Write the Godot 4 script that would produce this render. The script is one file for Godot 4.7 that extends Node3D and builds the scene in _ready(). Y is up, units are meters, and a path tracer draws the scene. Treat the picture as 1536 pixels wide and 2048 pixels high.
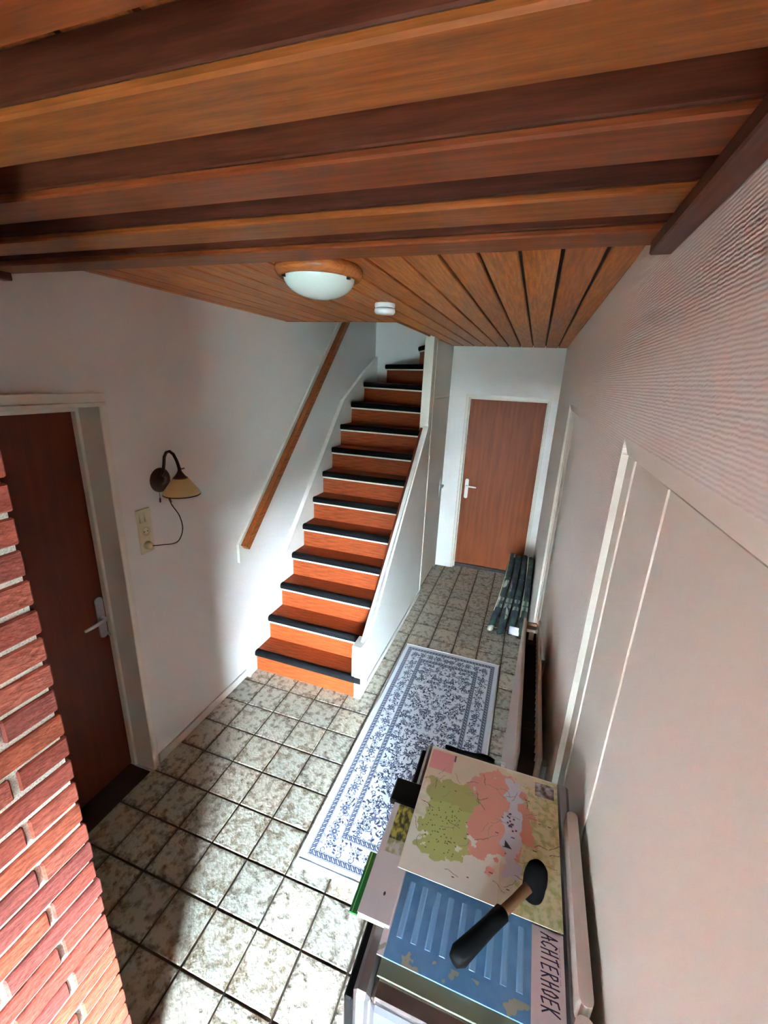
extends Node3D
# A narrow entrance hall with a steep closed staircase, seen from just under the ceiling.

const XL := -1.79      # left wall face
const XR := 0.215      # right wall face
const ZB := -4.86      # back wall face
const CEIL := 2.555    # underside of the ceiling planks
const ZF := 2.0       # front wall, behind the camera
const ZE := 0.35      # where the right wall ends and the porch widens
var rng := RandomNumberGenerator.new()
var names := {}
var M := {}
var MESH := {}

# ------------------------------------------------------------------ nodes
func numbered(n: String) -> String:
	if not names.has(n):
		names[n] = 0
		return n
	names[n] += 1
	return "%s_%03d" % [n, names[n]]

func thing(called: String, label: String, category: String, at := Vector3.ZERO, group := "", kind := "") -> Node3D:
	var o := Node3D.new()
	o.name = numbered(called)
	add_child(o)
	o.position = at
	tag(o, label, category, group, kind)
	return o

func tag(o: Node, label: String, category: String, group := "", kind := "") -> void:
	o.set_meta("label", label)
	o.set_meta("category", category)
	if group != "": o.set_meta("group", group)
	if kind != "": o.set_meta("kind", kind)

func put(called: String, mesh: Mesh, mat: Material, parent: Node, at := Vector3.ZERO) -> MeshInstance3D:
	var o := MeshInstance3D.new()
	o.name = numbered(called) if parent == self else called
	o.mesh = mesh
	o.material_override = mat
	parent.add_child(o, true)
	o.position = at
	return o

func struct(called: String, mesh: Mesh, mat: Material, label: String, category: String) -> MeshInstance3D:
	var o := put(called, mesh, mat, self)
	tag(o, label, category, "", "structure")
	return o

# ------------------------------------------------------------------ shapes
func begin(smooth := false) -> SurfaceTool:
	var st := SurfaceTool.new()
	st.begin(Mesh.PRIMITIVE_TRIANGLES)
	st.set_smooth_group(0 if smooth else -1)
	return st

func done(st: SurfaceTool) -> ArrayMesh:
	st.generate_normals()
	return st.commit()

func tri(st: SurfaceTool, a: Vector3, b: Vector3, c: Vector3, out: Vector3) -> void:
	if (a - c).cross(a - b).dot(out) < 0.0:
		var t := b
		b = c
		c = t
	st.add_vertex(a); st.add_vertex(b); st.add_vertex(c)

func quad(st: SurfaceTool, a: Vector3, b: Vector3, c: Vector3, d: Vector3, out: Vector3) -> void:
	tri(st, a, b, c, out)
	tri(st, a, c, d, out)

func box(st: SurfaceTool, a: Vector3, b: Vector3, bev := 0.0) -> void:
	var c := (a + b) * 0.5
	var h := ((b - a) * 0.5).abs()
	var e: float = min(bev, min(h.x, min(h.y, h.z)) * 0.9)
	var cv := func(s: Vector3, k: int) -> Vector3:
		var q := h - Vector3(e, e, e)
		q[k] = h[k]
		return c + q * s
	for k in 3:
		var i := (k + 1) % 3
		var j := (k + 2) % 3
		for s in [-1.0, 1.0]:
			var pts := []
			for w in [[-1.0, -1.0], [1.0, -1.0], [1.0, 1.0], [-1.0, 1.0]]:
				var v := Vector3.ZERO
				v[k] = s; v[i] = w[0]; v[j] = w[1]
				pts.append(cv.call(v, k))
			var o := Vector3.ZERO
			o[k] = s
			quad(st, pts[0], pts[1], pts[2], pts[3], o)
		if e > 0.0:
			for si in [-1.0, 1.0]:
				for sj in [-1.0, 1.0]:
					var v0 := Vector3.ZERO
					v0[i] = si; v0[j] = sj; v0[k] = -1.0
					var v1 := v0
					v1[k] = 1.0
					var o2 := v0
					o2[k] = 0.0
					quad(st, cv.call(v0, i), cv.call(v1, i), cv.call(v1, j), cv.call(v0, j), o2)
	if e > 0.0:
		for x in [-1.0, 1.0]:
			for y in [-1.0, 1.0]:
				for z in [-1.0, 1.0]:
					var v := Vector3(x, y, z)
					tri(st, cv.call(v, 0), cv.call(v, 1), cv.call(v, 2), v)

func bm(a: Vector3, b: Vector3, bev := 0.0) -> ArrayMesh:
	var st := begin()
	box(st, a, b, bev)
	return done(st)

# a straight bar from p to q, w wide (sideways, level) and t thick
func bar(st: SurfaceTool, p: Vector3, q: Vector3, w: float, t: float) -> void:
	var d := (q - p).normalized()
	var side := d.cross(Vector3.UP)
	if side.length() < 0.01: side = Vector3.RIGHT
	side = side.normalized() * w * 0.5
	var up := side.cross(d).normalized() * t * 0.5
	var c := []
	for e in [p, q]:
		for k in [[-1, -1], [1, -1], [1, 1], [-1, 1]]:
			c.append(e + side * k[0] + up * k[1])
	quad(st, c[0], c[1], c[2], c[3], -d)
	quad(st, c[4], c[5], c[6], c[7], d)
	for k in 4:
		var n := (k + 1) % 4
		quad(st, c[k], c[n], c[n + 4], c[k + 4], c[k] + c[n] - p * 2.0)

# polygon (x, y) on axes u, v from o, pushed along w
func ext(st: SurfaceTool, poly: Array, o: Vector3, u: Vector3, v: Vector3, w: Vector3) -> void:
	var pp := PackedVector2Array(poly)
	var area := 0.0
	for k in pp.size():
		area += pp[k].cross(pp[(k + 1) % pp.size()])
	var ids := Geometry2D.triangulate_polygon(pp)
	var at := func(q: Vector2) -> Vector3: return o + u * q.x + v * q.y
	for k in range(0, ids.size(), 3):
		var a: Vector3 = at.call(pp[ids[k]])
		var b: Vector3 = at.call(pp[ids[k + 1]])
		var c: Vector3 = at.call(pp[ids[k + 2]])
		tri(st, a, b, c, -w)
		tri(st, a + w, b + w, c + w, w)
	for k in pp.size():
		var p := pp[k]
		var q := pp[(k + 1) % pp.size()]
		var n := Vector2(q.y - p.y, p.x - q.x) * signf(area)
		var a2: Vector3 = at.call(p)
		var b2: Vector3 = at.call(q)
		quad(st, a2, b2, b2 + w, a2 + w, u * n.x + v * n.y)

func tube(st: SurfaceTool, path: Array, r, seg := 8, flat := 1.0) -> void:
	var rings := []
	var prev := Vector3.ZERO
	for k in path.size():
		var d: Vector3 = (path[min(k + 1, path.size() - 1)] - path[max(k - 1, 0)]).normalized()
		var n: Vector3
		if k == 0:
			n = d.cross(Vector3.UP)
			if n.length() < 0.05: n = d.cross(Vector3.RIGHT)
		else:
			n = prev - d * prev.dot(d)
		n = n.normalized()
		prev = n
		var b := d.cross(n)
		var rr: float = r[k] if r is Array else r
		var ring := []
		for s in seg:
			var a := TAU * s / seg
			ring.append(path[k] + n * cos(a) * rr + b * sin(a) * rr * flat)
		rings.append(ring)
	for k in path.size() - 1:
		for s in seg:
			var n2 := (s + 1) % seg
			quad(st, rings[k][s], rings[k][n2], rings[k + 1][n2], rings[k + 1][s], rings[k][s] + rings[k][n2] - path[k] * 2.0)
	for s in range(1, seg - 1):
		tri(st, rings[0][0], rings[0][s], rings[0][s + 1], path[0] - path[1])
		var l: Array = rings[-1]
		tri(st, l[0], l[s], l[s + 1], path[-1] - path[-2])

# profile of (radius, height) turned round axis y at o; ax is the axis direction
func lathe(st: SurfaceTool, prof: Array, o: Vector3, ax := Vector3.UP, seg := 28) -> void:
	var u := ax.cross(Vector3.FORWARD)
	if u.length() < 0.1: u = ax.cross(Vector3.RIGHT)
	u = u.normalized()
	var v := ax.cross(u).normalized()
	for k in prof.size() - 1:
		var p: Vector2 = prof[k]
		var q: Vector2 = prof[k + 1]
		for s in seg:
			var a := TAU * s / seg
			var b := TAU * (s + 1) / seg
			var da := u * cos(a) + v * sin(a)
			var db := u * cos(b) + v * sin(b)
			var dm := da + db
			var out := dm * (q.y - p.y) - ax * (q.x - p.x) * 2.0
			var pa := o + da * p.x + ax * p.y
			var pb := o + db * p.x + ax * p.y
			var qa := o + da * q.x + ax * q.y
			var qb := o + db * q.x + ax * q.y
			if p.x > 1e-5: tri(st, pa, pb, qb if q.x > 1e-5 else qa, out)
			if q.x > 1e-5: tri(st, pa, qb, qa, out)

# a rectangle with uv, lying between the corner o and o + u + v
func sheet(o: Vector3, u: Vector3, v: Vector3, out: Vector3, thick: float) -> ArrayMesh:
	var st := begin()
	var n := out.normalized() * thick
	var put4 := func(pts: Array, dir: Vector3, uvs: Array) -> void:
		for t in [[0, 1, 2], [0, 2, 3]]:
			var f: Array = t.duplicate()
			if (pts[f[0]] - pts[f[2]]).cross(pts[f[0]] - pts[f[1]]).dot(dir) < 0.0:
				f = [t[0], t[2], t[1]]
			for k in f:
				st.set_uv(uvs[k])
				st.add_vertex(pts[k])
	var uv := [Vector2(0, 0), Vector2(1, 0), Vector2(1, 1), Vector2(0, 1)]
	var b := [o, o + u, o + u + v, o + v]
	var t4 := [b[0] + n, b[1] + n, b[2] + n, b[3] + n]
	put4.call(t4, n, uv)
	put4.call(b, -n, [Vector2.ZERO, Vector2.ZERO, Vector2.ZERO, Vector2.ZERO])
	var c: Vector3 = (b[0] + b[2]) * 0.5
	for k in 4:
		var j := (k + 1) % 4
		put4.call([b[k], b[j], t4[j], t4[k]], b[k] + b[j] - c * 2.0, [uv[k], uv[j], uv[j], uv[k]])
	return done(st)

# ------------------------------------------------------------------ materials
func lin(img: Image) -> ImageTexture:
	img.generate_mipmaps()
	return ImageTexture.create_from_image(img)

func mat(rgb: Array, rough := 0.7, metal := 0.0) -> StandardMaterial3D:
	var m := StandardMaterial3D.new()
	m.albedo_color = Color8(rgb[0], rgb[1], rgb[2])
	m.roughness = rough
	m.metallic = metal
	return m

func noise_bytes(n: FastNoiseLite, w: int, h: int) -> PackedByteArray:
	var i := n.get_seamless_image(w, h, false, false, 0.2)
	i.convert(Image.FORMAT_L8)
	return i.get_data()

func fnl(seed_: int, freq: float, oct := 4) -> FastNoiseLite:
	var n := FastNoiseLite.new()
	n.seed = seed_
	n.noise_type = FastNoiseLite.TYPE_SIMPLEX_SMOOTH
	n.frequency = freq
	n.fractal_octaves = oct
	return n

# a two-colour speckle: tone runs between a and b with the noise
func noise_tex(seed_: int, freq: float, a: Color, b: Color, size := 256, power := 1.0) -> ImageTexture:
	var d := noise_bytes(fnl(seed_, freq), size, size)
	var img := Image.create(size, size, false, Image.FORMAT_RGB8)
	var lut := []
	for k in 256:
		lut.append(a.lerp(b, pow(clampf((k / 255.0 - 0.2) / 0.6, 0.0, 1.0), power)))
	for y in size:
		for x in size:
			img.set_pixel(x, y, lut[d[y * size + x]])
	return lin(img)

func bump_tex(seed_: int, freq: float, strength: float, size := 256) -> ImageTexture:
	var i := fnl(seed_, freq).get_seamless_image(size, size, false, false, 0.2)
	i.convert(Image.FORMAT_L8)
	i.bump_map_to_normal_map(strength)
	return lin(i)

func tri3(m: StandardMaterial3D, sc: Vector3, off := Vector3.ZERO) -> StandardMaterial3D:
	m.uv1_triplanar = true
	m.uv1_world_triplanar = true
	m.uv1_scale = sc
	m.uv1_offset = off
	return m

func wood(rgb: Array, along: int, rough: float, k := 0, fine := 1.0) -> StandardMaterial3D:
	var m := mat(rgb, rough)
	m.metallic_specular = 0.35
	m.albedo_texture = M.grain
	var sc := Vector3(9, 9, 9) * fine
	sc[along] = 0.55 * fine
	return tri3(m, sc, Vector3(k * 0.37, k * 0.21, k * 0.53))

func line_on(img: Image, a: Vector2, b: Vector2, r: float, c: Color) -> void:
	var n := int(ceil(a.distance_to(b) / maxf(r * 0.6, 0.5))) + 1
	for k in n + 1:
		var p := a.lerp(b, float(k) / n)
		disc(img, p, r, c)

func disc(img: Image, p: Vector2, r: float, c: Color) -> void:
	for y in range(int(p.y - r), int(p.y + r) + 2):
		if y < 0 or y >= img.get_height(): continue
		for x in range(int(p.x - r), int(p.x + r) + 2):
			if x < 0 or x >= img.get_width(): continue
			if Vector2(x, y).distance_to(p) <= r: img.set_pixel(x, y, c)

func make_materials() -> void:
	# one wood grain for every board: long soft streaks with finer pores
	var g1 := noise_bytes(fnl(11, 0.012, 5), 512, 512)
	var g2 := noise_bytes(fnl(12, 0.06, 3), 512, 512)
	var gi := Image.create(512, 512, false, Image.FORMAT_RGB8)
	for y in 512:
		for x in 512:
			var v := (g1[y * 512 + x] - 128) / 255.0 * 0.85 + (g2[y * 512 + x] - 128) / 255.0 * 0.4
			v = clampf(0.88 + v * 0.42, 0.45, 1.0)
			gi.set_pixel(x, y, Color(v, v * (0.93 + 0.07 * v), v * (0.86 + 0.14 * v)))
	M.grain = lin(gi)
	var soft := Image.create(512, 512, false, Image.FORMAT_RGB8)
	for y in 512:
		for x in 512:
			soft.set_pixel(x, y, gi.get_pixel(x, y).lerp(Color(0.88, 0.87, 0.85), 0.55))
	M.grain_soft = lin(soft)
	M.white = mat([228, 226, 216], 0.35)
	M.cream = mat([222, 216, 200], 0.4)
	M.enamel = mat([226, 222, 212], 0.3)
	M.plaster = mat([229, 227, 221], 0.85)
	M.plaster.normal_enabled = true
	M.plaster.normal_texture = bump_tex(31, 0.05, 1.5)
	M.plaster.normal_scale = 0.25
	tri3(M.plaster, Vector3(4, 4, 4))
	# ribbed woven wallpaper: uneven horizontal cords
	var wn := noise_bytes(fnl(41, 0.03, 3), 512, 512)
	var wi := Image.create(512, 512, false, Image.FORMAT_L8)
	for y in 512:
		for x in 512:
			var w: float = (wn[y * 512 + x] - 128) / 255.0
			var r := 0.5 + 0.5 * sin(TAU * (y / 512.0 * 58.0 + w * 0.4))
			wi.set_pixel(x, y, Color(1, 1, 1) * clampf(r * 0.8 + w * 0.5 + 0.1, 0.0, 1.0))
	wi.bump_map_to_normal_map(5.0)
	M.wallpaper = mat([232, 224, 214], 0.8)
	M.wallpaper.normal_enabled = true
	M.wallpaper.normal_texture = lin(wi)
	M.wallpaper.normal_scale = 0.2
	tri3(M.wallpaper, Vector3(2.6, 2.6, 2.6))
	M.dark_void = mat([42, 27, 18], 0.9)
	M.planks = []
	for k in 4:
		var t: Array = [[202, 118, 58], [194, 110, 52], [206, 122, 62], [190, 106, 52]][k]
		M.planks.append(wood(t, 2, 0.42, k))
	M.beams = []
	for k in 4:
		var t: Array = [[140, 74, 30], [130, 64, 28], [146, 80, 34], [124, 60, 28]][k]
		M.beams.append(wood(t, 0, 0.4, k + 5))
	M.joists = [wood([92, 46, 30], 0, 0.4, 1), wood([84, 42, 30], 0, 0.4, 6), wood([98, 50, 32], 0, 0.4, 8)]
	M.ledger = wood([96, 52, 38], 2, 0.4, 3)
	M.door_wood = wood([150, 74, 26], 1, 0.48, 2, 0.28)
	M.door_dark = wood([108, 42, 12], 1, 0.5, 7, 0.28)
	M.door_wood.albedo_texture = M.grain_soft
	M.door_dark.albedo_texture = M.grain_soft
	M.tread = wood([158, 70, 26], 0, 0.6, 1, 1.4)
	M.stringer = wood([128, 62, 36], 2, 0.5, 4)
	M.rail = wood([176, 96, 46], 2, 0.35, 9)
	M.rubber = mat([20, 20, 21], 0.85)
	M.rubber.metallic_specular = 0.2
	M.steel = mat([196, 198, 202], 0.28, 0.9)
	M.bronze = mat([74, 54, 40], 0.32, 0.75)
	M.black = mat([14, 13, 13], 0.5)
	M.black.metallic_specular = 0.25
	M.gloss_black = mat([12, 11, 11], 0.3)
	M.gloss_black.metallic_specular = 0.25
	M.ivory = mat([206, 196, 160], 0.4)
	M.glass = mat([235, 240, 240], 0.03)
	M.glass.transparency = BaseMaterial3D.TRANSPARENCY_ALPHA
	M.glass.albedo_color = Color(0.93, 0.96, 0.96, 0.1)
	# bricks and mortar
	M.bricks = []
	var bt := noise_tex(51, 0.03, Color(0.80, 0.74, 0.72), Color(1, 1, 1), 256)
	var bn := bump_tex(52, 0.05, 6.0)
	for k in 5:
		var m := mat([[170, 84, 64], [162, 78, 60], [176, 92, 70], [152, 76, 64], [176, 90, 60]][k], 0.85)
		m.albedo_texture = bt
		m.normal_enabled = true
		m.normal_texture = bn
		m.normal_scale = 0.45
		M.bricks.append(tri3(m, Vector3(3, 9, 2.2), Vector3(k * 0.31, k * 0.17, k * 0.43)))
	M.porch = mat([120, 72, 60], 0.9)
	M.mortar = mat([224, 218, 206], 0.95)
	M.mortar.albedo_texture = noise_tex(53, 0.14, Color(0.62, 0.58, 0.54), Color(1, 1, 1), 256, 0.3)
	tri3(M.mortar, Vector3(6, 6, 6))
	make_tile_materials()

func make_tile_materials() -> void:
	# rustic glazed floor tiles: pale grey-beige glaze, brown clay showing in pits and along the worn rims
	M.tiles = []
	var S := 160
	for k in 6:
		var a := noise_bytes(fnl(100 + k, 0.02, 5), S, S)
		var b := noise_bytes(fnl(200 + k, 0.06, 3), S, S)
		var rim := noise_bytes(fnl(300 + k, 0.05, 3), S, S)
		var img := Image.create(S, S, false, Image.FORMAT_RGB8)
		var hi := Image.create(S, S, false, Image.FORMAT_L8)
		var pale := Color8(184, 172, 150).lerp(Color8(174, 168, 149), (k % 3) * 0.5)
		var clay := Color8(104, 84, 62).lerp(Color8(88, 76, 62), (k % 2))
		for y in S:
			for x in S:
				var i := y * S + x
				var va := a[i] / 255.0
				var vb := b[i] / 255.0
				var e: float = min(min(x, S - 1 - x), min(y, S - 1 - y)) / 16.0 + (rim[i] / 255.0 - 0.5) * 2.4
				var t := clampf((va - 0.47) * 2.6, 0.0, 1.0) * 0.6 + clampf((vb - 0.64) * 5.0, 0.0, 1.0) * clampf(va * 2.2 - 0.7, 0.0, 1.0) * 0.6
				t += clampf(0.75 - e, 0.0, 1.0) * 0.5
				img.set_pixel(x, y, pale.lerp(clay, clampf(t, 0.0, 1.0)))
				hi.set_pixel(x, y, Color(1, 1, 1) * clampf(0.75 - t * 0.45 + (vb - 0.5) * 0.5, 0.0, 1.0))
		hi.bump_map_to_normal_map(5.0)
		var m := StandardMaterial3D.new()
		m.albedo_texture = lin(img)
		m.normal_enabled = true
		m.normal_texture = lin(hi)
		m.normal_scale = 0.7
		m.roughness = 0.5
		M.tiles.append(m)
	M.grout = mat([74, 60, 46], 0.95)

# ------------------------------------------------------------------ scene
func _ready() -> void:
	rng.seed = 7
	var cam := Camera3D.new()
	cam.name = "camera"
	add_child(cam)
	cam.position = Vector3(0, 2.2, 0)
	cam.rotation_degrees = Vector3(-17.4914, 18.4360, 2.5908)
	cam.fov = 100.462
	cam.near = 0.02
	cam.current = true
	var sky_mat := ProceduralSkyMaterial.new()
	sky_mat.sky_top_color = Color(0.78, 0.89, 1.0)
	sky_mat.sky_horizon_color = Color(0.86, 0.94, 1.0)
	sky_mat.sky_energy_multiplier = 9.0
	sky_mat.ground_bottom_color = Color(0.25, 0.25, 0.23)
	sky_mat.ground_horizon_color = Color(0.4, 0.4, 0.38)
	sky_mat.ground_energy_multiplier = 2.0
	var env := Environment.new()
	env.background_mode = Environment.BG_SKY
	env.sky = Sky.new()
	env.sky.sky_material = sky_mat
	env.tonemap_mode = Environment.TONE_MAPPER_LINEAR
	env.tonemap_exposure = 7.7
	env.sdfgi_enabled = true
	env.ssao_enabled = true
	env.ssil_enabled = true
	var we := WorldEnvironment.new()
	we.name = "world_environment"
	we.environment = env
	add_child(we)

	make_materials()
	build_floor()
	build_walls()
	build_brick_wall()
	build_ceiling()
	build_front()
	build_upstairs()
	build_doors()
	build_staircase()
	build_cupboard()
	build_handrail()
	build_radiator()
	build_rug()
	build_cabinet()
	build_cabinet_top()
	build_cushions()
	build_wall_lamp()
	build_switches()
	build_ceiling_things()

func build_floor() -> void:
	var fl := struct("floor", bm(Vector3(-2.05, -0.12, -5.1), Vector3(1.4, -0.006, ZF + 0.1)), M.grout, "floor of square rustic grey-beige tiles with dark joints", "floor")
	# a tile with its own uv: top face, chamfer, sides
	var variants := []
	for r in 4:
		var st := begin()
		var h := 0.0975
		var t := h - 0.003
		var uvr := func(p: Vector3) -> Vector2:
			var q := Vector2(p.x, p.z) / (2.0 * h)
			q = q.rotated(PI * 0.5 * r)
			return q + Vector2(0.5, 0.5)
		var c := [Vector2(-1, -1), Vector2(1, -1), Vector2(1, 1), Vector2(-1, 1)]
		var faces := [[Vector3(-t, 0, -t), Vector3(t, 0, -t), Vector3(t, 0, t), Vector3(-t, 0, t), Vector3.UP]]
		for k in 4:
			var a: Vector2 = c[k]
			var b: Vector2 = c[(k + 1) % 4]
			var o := Vector3(a.x + b.x, 0, a.y + b.y)
			faces.append([Vector3(a.x * t, 0, a.y * t), Vector3(b.x * t, 0, b.y * t), Vector3(b.x * h, -0.003, b.y * h), Vector3(a.x * h, -0.003, a.y * h), o + Vector3.UP])
			faces.append([Vector3(a.x * h, -0.003, a.y * h), Vector3(b.x * h, -0.003, b.y * h), Vector3(b.x * h, -0.011, b.y * h), Vector3(a.x * h, -0.011, a.y * h), o])
		for f in faces:
			for tr in [[0, 1, 2], [0, 2, 3]]:
				var i: Array = tr
				if (f[i[0]] - f[i[2]]).cross(f[i[0]] - f[i[1]]).dot(f[4]) < 0.0: i = [tr[0], tr[2], tr[1]]
				for k in i:
					st.set_uv(uvr.call(f[k]))
					st.add_vertex(f[k])
		st.generate_normals()
		st.generate_tangents()
		variants.append(st.commit())
	for row in range(-16, 17):
		var z := -1.59 + 0.2095 * (row + 0.5)
		if z < -4.9 or z > ZF - 0.05: continue
		for col in 10:
			var x := -1.809 + 0.2035 * (col + 0.5)
			if z < -2.42 and x < -0.96: continue
			if z > -0.42 and x < -0.86: continue
			var o := put("tile", variants[rng.randi() % 4], M.tiles[rng.randi() % 6], fl, Vector3(x + rng.randf_range(-0.001, 0.001), rng.randf_range(-0.0012, 0.0004), z))
			o.scale = Vector3(1, 1, 1.028)

func build_walls() -> void:
	# left wall with the door opening, going up into the stairwell
	var st := begin()
	box(st, Vector3(-1.95, 0, -1.39), Vector3(XL, CEIL + 0.1, -4.95))
	box(st, Vector3(-1.95, CEIL + 0.1, -2.8), Vector3(XL, 4.95, -4.95))
	box(st, Vector3(-1.95, 2.045, -0.52), Vector3(XL, CEIL + 0.1, -1.39))
	box(st, Vector3(-1.95, 0, -0.30), Vector3(XL, CEIL + 0.1, -0.52))
	struct("wall_left", done(st), M.plaster, "smooth white plaster wall on the left, beside the stairs", "wall")
	# right wall with two shallow door recesses
	st = begin()
	var ins := 0.25
	box(st, Vector3(ins, 0, ZE), Vector3(0.36, CEIL + 0.02, -4.98))
	box(st, Vector3(XR, 2.085, ZE), Vector3(ins, CEIL + 0.02, -4.98))
	box(st, Vector3(XR, 0, ZE), Vector3(ins, 2.085, -0.10))
	box(st, Vector3(XR, 0, -1.18), Vector3(ins, 2.085, -2.38))
	box(st, Vector3(XR, 0, -3.19), Vector3(ins, 2.085, -4.98))
	struct("wall_right", done(st), M.wallpaper, "long right wall in off-white ribbed wallpaper", "wall")
	# back wall round the brown door
	st = begin()
	box(st, Vector3(-1.0, 0, -4.99), Vector3(-0.728, 2.66, ZB))
	box(st, Vector3(0.145, 0, -4.99), Vector3(0.36, 2.66, ZB))
	box(st, Vector3(-0.728, 2.065, -4.99), Vector3(0.145, 2.66, ZB))
	struct("wall_back", done(st), M.plaster, "white end wall round the brown door", "wall")
	# short wall behind the brick pier, closing the hall towards the porch
	struct("wall_front_left", bm(Vector3(-1.95, 0, -0.466), Vector3(-1.056, CEIL + 0.1, -0.30)), M.plaster, "white return wall beside the brick pier", "wall")
	# skirting
	struct("baseboard_left", bm(Vector3(XL, 0, -1.425), Vector3(XL + 0.014, 0.062, -2.252), 0.004), M.white, "low white skirting along the left wall up to the stairs", "baseboard")

func build_brick_wall() -> void:
	var w := struct("wall_brick", bm(Vector3(-1.056, 0, -0.466), Vector3(-0.862, CEIL + 0.02, ZF)), M.mortar, "bare red brick pier with pale mortar joints at the left edge", "wall")
	var rest := begin()
	var ch := 0.0625
	var meshes := {}
	for c in 41:
		var y0 := c * ch + 0.006
		var z := -0.475
		var n := 0
		while z < ZF - 0.03:
			var l := 0.208
			if n == 0 and c % 2 == 0: l = 0.098
			l = min(l, ZF - 0.012 - z)
			var jx := rng.randf_range(-0.0025, 0.0025)
			var jy := rng.randf_range(-0.0015, 0.0015)
			var jz := rng.randf_range(-0.003, 0.003) if n == 0 else 0.0
			var dx := 0.2 if n == 0 else 0.04
			if z < 0.62 and l > 0.05:
				var key := "%.3f_%.2f" % [l, dx]
				if not meshes.has(key):
					meshes[key] = bm(Vector3(-dx, 0, 0), Vector3(0, 0.0515, l), 0.0035)
				put("brick", meshes[key], M.bricks[rng.randi() % 5], w, Vector3(-0.855 + jx, y0 + jy, z + jz))
			else:
				box(rest, Vector3(-0.9, y0, z), Vector3(-0.855 + jx, y0 + 0.0515, z + l))
			z += l + 0.0115
			n += 1
	var o := put("far_bricks", done(rest), M.bricks[0], w)
	o.set_meta("kind", "stuff")

func build_ceiling() -> void:
	# the floor slab above; its dark underside shows in the plank gaps
	var st := begin()
	box(st, Vector3(-0.94, CEIL + 0.02, -4.99), Vector3(0.36, 2.73, ZF + 0.12))
	box(st, Vector3(0.36, CEIL + 0.02, ZE - 0.12), Vector3(1.4, 2.73, ZF + 0.12))
	box(st, Vector3(-1.95, CEIL + 0.02, -2.92), Vector3(-0.94, 2.73, ZF + 0.12))
	var ce := struct("ceiling", done(st), M.dark_void, "ceiling of narrow varnished brown planks with dark gaps and heavier beams in front", "ceiling")
	for k in 18:
		var x1 := 0.129 + 0.1165 - k * 0.1165 - 0.0055
		var x0 := x1 - 0.1055
		x1 = min(x1, XR - 0.001)
		x0 = max(x0, XL + 0.001)
		if x1 - x0 < 0.02: continue
		var z0 := -4.858 if x0 > -0.96 else -2.92
		x0 = max(x0, -0.94) if x1 > -0.94 and z0 < -4.0 else x0
		put("plank", bm(Vector3(x0, CEIL, z0), Vector3(x1, CEIL + 0.016, ZF - 0.01), 0.003), M.planks[(k * 7 + k / 3) % 4], ce)
	# edge boards of the stairwell opening
	put("edge_board", bm(Vector3(-0.952, CEIL - 0.002, -4.8), Vector3(-0.94, 2.73, -2.92), 0.002), M.planks[1], ce)
	put("edge_board", bm(Vector3(XL + 0.001, CEIL - 0.002, -2.932), Vector3(-0.94, 2.73, -2.92), 0.002), M.planks[3], ce)
	# beams across the hall, carried by a ledger on either wall
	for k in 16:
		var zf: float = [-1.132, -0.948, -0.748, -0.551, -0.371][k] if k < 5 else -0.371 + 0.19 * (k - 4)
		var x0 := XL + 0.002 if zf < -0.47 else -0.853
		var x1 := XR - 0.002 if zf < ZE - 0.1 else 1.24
		# darker brown joist with a lighter board nailed under it
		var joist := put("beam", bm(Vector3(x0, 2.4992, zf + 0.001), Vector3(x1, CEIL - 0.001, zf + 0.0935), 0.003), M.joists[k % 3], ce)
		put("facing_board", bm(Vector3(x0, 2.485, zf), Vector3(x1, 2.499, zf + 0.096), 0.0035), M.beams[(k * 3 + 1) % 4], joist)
	put("ledger", bm(Vector3(XR - 0.042, 2.458, -1.095), Vector3(XR - 0.001, 2.486, ZF - 0.01), 0.003), M.ledger, ce)
	put("ledger", bm(Vector3(XL + 0.001, 2.460, -1.118), Vector3(XL + 0.042, 2.486, -0.47), 0.003), M.ledger, ce)

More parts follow.
